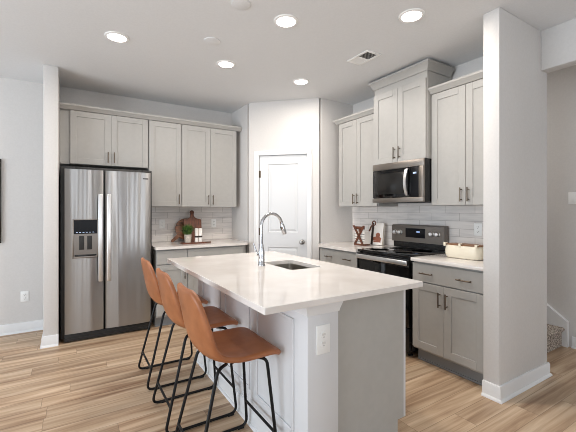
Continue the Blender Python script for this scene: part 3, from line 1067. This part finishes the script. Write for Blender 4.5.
# ------------------------------------------------------------------ things on the back counter
ZC = 0.9145
def rotx(b, a, piv):
    bmesh.ops.rotate(b, verts=b.verts, cent=piv, matrix=Matrix.Rotation(a, 3, 'X'))
# round striped board leaning, handle down to the left
b = nb()
ra = math.radians(218)
pts = []
for k in range(41):
    a = ra + 0.16 + (2 * PI - 0.32) * k / 40
    pts.append((0.146 * math.cos(a), 0.146 * math.sin(a)))
hx, hz = math.cos(ra), math.sin(ra)
px_, pz_ = -hz, hx
for s_, r_ in ((-0.020, 0.20), (-0.018, 0.245), (0.0, 0.262), (0.018, 0.245), (0.020, 0.20)):
    pts.append((hx * r_ + px_ * s_, hz * r_ + pz_ * s_))
prism(b, pts, 'y', -0.018, 0.0)
mz = min(v.co.z for v in b.verts)
bmesh.ops.translate(b, verts=b.verts, vec=(0, 0, -mz))
rotx(b, math.radians(-14), (0, 0, 0))
mz = min(v.co.z for v in b.verts)
bmesh.ops.translate(b, verts=b.verts, vec=(0, 0, -mz))
o = tag(obj('cutting_board', b, 'acacia'), 'round striped wooden cutting board with handle pointing down left', 'cutting board')
o.location = (1.293, 4.62, ZC)
# paddle board, handle up, leaning in front of it
b = nb()
pts = [(-.112, 0), (.112, 0), (.117, .01), (.117, .285), (.108, .298), (.060, .308), (.030, .328), (.021, .352), (.021, .372)]
for k in range(9):
    a = -0.5 + (PI + 1.0) * k / 8
    pts.append((0.028 * math.cos(a), 0.392 + 0.028 * math.sin(a)))
pts += [(-.021, .372), (-.021, .352), (-.030, .328), (-.060, .308), (-.108, .298), (-.117, .285), (-.117, .01)]
prism(b, pts, 'y', -0.018, 0.0)
rotx(b, math.radians(-12), (0, 0, 0))
mz = min(v.co.z for v in b.verts)
bmesh.ops.translate(b, verts=b.verts, vec=(0, 0, -mz))
o = tag(obj('cutting_board', b, 'walnut'), 'dark rectangular paddle cutting board with its handle up', 'cutting board')
o.location = (1.352, 4.535, ZC)
# serving board lying flat
b = nb()
pts = [(-.18, -.06), (.08, -.06), (.098, -.045), (.104, -.016), (.18, -.014), (.194, -.007), (.194, .007), (.18, .014), (.104, .016), (.098, .045), (.08, .06), (-.18, .06)]
prism(b, pts, 'z', 0, 0.014)
o = tag(obj('serving_board', b, 'walnut'), 'long dark wooden serving board lying flat under plant and shakers', 'serving board')
o.location = (1.318, 4.31, ZC)
ZS = ZC + 0.0145
t = thing('potted_plant', 'small green grassy plant in a pale pot', 'potted plant', (1.213, 4.30, ZS))
b = lathe(nb(), [(0, 0), (0.037, 0), (0.039, 0.004), (0.045, 0.098), (0.041, 0.100), (0.040, 0.088), (0, 0.088)], seg=28)
obj('pot', b, 'pot', t)
obj('soil', lathe(nb(), [(0, 0.0885), (0.039, 0.0885), (0.039, 0.091), (0, 0.093)], seg=20), 'soil', t)
b = nb()
for k in range(520):
    a = random.uniform(0, 2 * PI); r0 = random.uniform(0, 0.034)
    sp = random.uniform(0.01, 0.095); hh = random.uniform(0.08, 0.165) * (1 - sp * 2.6)
    wv = random.uniform(0.0016, 0.0028)
    base_ = Vector((r0 * math.cos(a), r0 * math.sin(a), 0.088))
    dr_ = Vector((math.cos(a + random.uniform(-.5, .5)), math.sin(a + random.uniform(-.5, .5)), 0))
    sd = Vector((-dr_.y, dr_.x, 0))
    p1 = base_ + dr_ * sp * .4 + Vector((0, 0, hh * .6)); p2 = base_ + dr_ * sp + Vector((0, 0, hh))
    v = [b.verts.new(p) for p in (base_ - sd * wv, base_ + sd * wv, p1 + sd * wv * 1.3, p1 - sd * wv * 1.3, p2)]
    b.faces.new(v[:4]); b.faces.new((v[3], v[2], v[4]))
obj('foliage', b, 'leaf', t, smooth=False)
for x, lab in ((1.324, 'white cylindrical shaker with dark band, the one beside the plant'), (1.373, 'white cylindrical shaker with dark band, the right one of the pair')):
    t = thing('shaker', lab, 'shaker', (x, 4.305, ZS))
    b = lathe(nb(), [(0, 0), (0.021, 0), (0.0225, 0.002), (0.0225, 0.168), (0.021, 0.172), (0.004, 0.174), (0, 0.174)], seg=24)
    obj('body', b, 'paper', t)
    obj('band', lathe(nb(), [(0.0226, 0.058), (0.0234, 0.058), (0.0234, 0.080), (0.0226, 0.080)], seg=24), 'ink', t)

# ------------------------------------------------------------------ things left of the range
# white wire-lined caddy with a brown X brace
t = thing('utensil_caddy', 'white caddy with brown crossed wooden front left of the range', 'utensil caddy', (2.93, 3.045, ZC), RZ)
t.scale = (1.14, 1.1, 1.14)
b = nb()
for a in ((-.070, .070, -.035, -.030), (-.070, .070, .040, .045), (-.070, -.065, -.030, .040), (.065, .070, -.030, .040)):
    box(b, a[0], a[1], a[2], a[3], 0.022, 0.145)
box(b, -.070, .070, -.035, .045, 0.016, 0.022)
obj('box', b, 'paper', t)
b = nb()
for z in (0.04, 0.065, 0.09, 0.115):
    tube(b, [(-.072, -.038, z), (.072, -.038, z)], 0.0022, seg=6)
obj('wire', b, 'blackmetal', t)
b = nb(); box(b, -.074, .074, -.050, .048, 0, 0.016, 0.003)
obj('base', b, 'brownwood', t)
b = nb()
for s_ in (-1, 1):
    wv = 0.014
    prism(b, [(-.060 * s_ - wv, 0.014), (-.060 * s_ + wv, 0.014), (.072 * s_ + wv, 0.205), (.072 * s_ - wv, 0.205)], 'y', -.056 + .007 * (s_ > 0), -.049 + .007 * (s_ > 0) if s_ < 0 else -.042)
obj('cross_brace', b, 'brownwood', t)
b = nb(); box(b, -.068, .068, -.041, -.028, 0.165, 0.195, 0.003); box(b, -.012, .012, -.040, -.030, 0.140, 0.166)
obj('top_rail', b, 'brownwood', t)
t = thing('wooden_scoop', 'brown wooden scoop with ring handle standing behind the white caddy', 'scoop', (2.94, 3.045, ZC), RZ)
t.scale = (1.14, 1.1, 1.14)
b = nb()
tube(b, [(-.03, 0.062, 0.012), (.060, 0.062, 0.190), (.085, 0.062, 0.215)], [0.010, 0.008, 0.007])
pr = []
for k in range(17):
    a = 2 * PI * k / 16
    pr.append((.103 + .022 * math.cos(a), 0.062, 0.230 + .022 * math.sin(a)))
tube(b, pr, 0.006, seg=8)
obj('handle', b, 'brownwood', t)
# cookbook
t = thing('cookbook', 'white cookbook standing upright against the tile beside the range', 'book', (3.088, 2.945, ZC), RZ)
t.rotation_euler = (0, 0, RZ + 0.2)
def lean(b):
    rotx(b, math.radians(-9), (0, 0, 0)); return b
b = nb(); box(b, -.075, .075, -.030, -.027, 0.0, 0.262); box(b, -.075, .075, -.003, 0.0, 0.0, 0.262)
obj('cover', lean(b), 'paper', t)
obj('pages', lean(box(nb(), -.073, .072, -.027, -.003, 0.003, 0.259)), 'cream', t)
obj('spine', lean(box(box(nb(), -.082, -.075, -.031, 0.001, 0.0, 0.262), -.078, -.052, -.0312, -.030, 0.0, 0.262)), 'ink', t)
b = nb()
prism(b, [(-.055, .05), (.05, .045), (.058, .08), (.02, .105), (-.01, .100), (-.05, .09)], 'y', -.0312, -.0302)
lathe(b, [(0, -0.0312), (0.030, -0.0312), (0.014, -0.0302), (0, -0.0302)], 0.010, 0, 0.115, 16, 'y')
box(b, -.045, .050, -.0312, -.0302, 0.030, 0.047)
obj('cover_picture', lean(b), mat('food_print', srgb(150, 92, 70), 0.5), t)

# ------------------------------------------------------------------ cream tub right of the range
t = thing('bread_tub', 'cream oval tub with brown wooden lid right of the range', 'tub', (2.885, 1.735, ZC), RZ)
b = nb()
def oval(hx_, hy_, z, n_=40):
    out = []
    for k in range(n_):
        a = 2 * PI * k / n_
        c_, s_ = math.cos(a), math.sin(a)
        out.append(b.verts.new((hx_ * math.copysign(abs(c_) ** 0.6, c_), hy_ * math.copysign(abs(s_) ** 0.6, s_), z)))
    return out
rg = [oval(0.142, 0.075, 0.0), oval(0.154, 0.086, 0.006), oval(0.164, 0.094, 0.03), oval(0.166, 0.096, 0.065), oval(0.160, 0.090, 0.104), oval(0.150, 0.082, 0.112)]
for a, c in zip(rg[:-1], rg[1:]):
    for k in range(40):
        b.faces.new((a[k], a[(k + 1) % 40], c[(k + 1) % 40], c[k]))
b.faces.new(list(reversed(rg[0]))); b.faces.new(rg[-1])
bmesh.ops.recalc_face_normals(b, faces=b.faces)
obj('tub', b, 'cream', t)
b = nb()
rg = [oval(0.150, 0.082, 0.1125), oval(0.156, 0.086, 0.1135), oval(0.156, 0.086, 0.1195), oval(0.152, 0.082, 0.121)]
for a, c in zip(rg[:-1], rg[1:]):
    for k in range(40):
        b.faces.new((a[k], a[(k + 1) % 40], c[(k + 1) % 40], c[k]))
b.faces.new(list(reversed(rg[0]))); b.faces.new(rg[-1])
bmesh.ops.recalc_face_normals(b, faces=b.faces)
obj('lid', b, 'palewood', t)
for x in (-0.140, 0.0, 0.140):
    b = nb(); box(b, x - .010, x + .010, -.096, -.085, 0.100, 0.132, 0.004); box(b, x - .010, x + .010, -.090, -.06, 0.1215, 0.130, 0.003)
    obj('clip', b, 'cream', t)
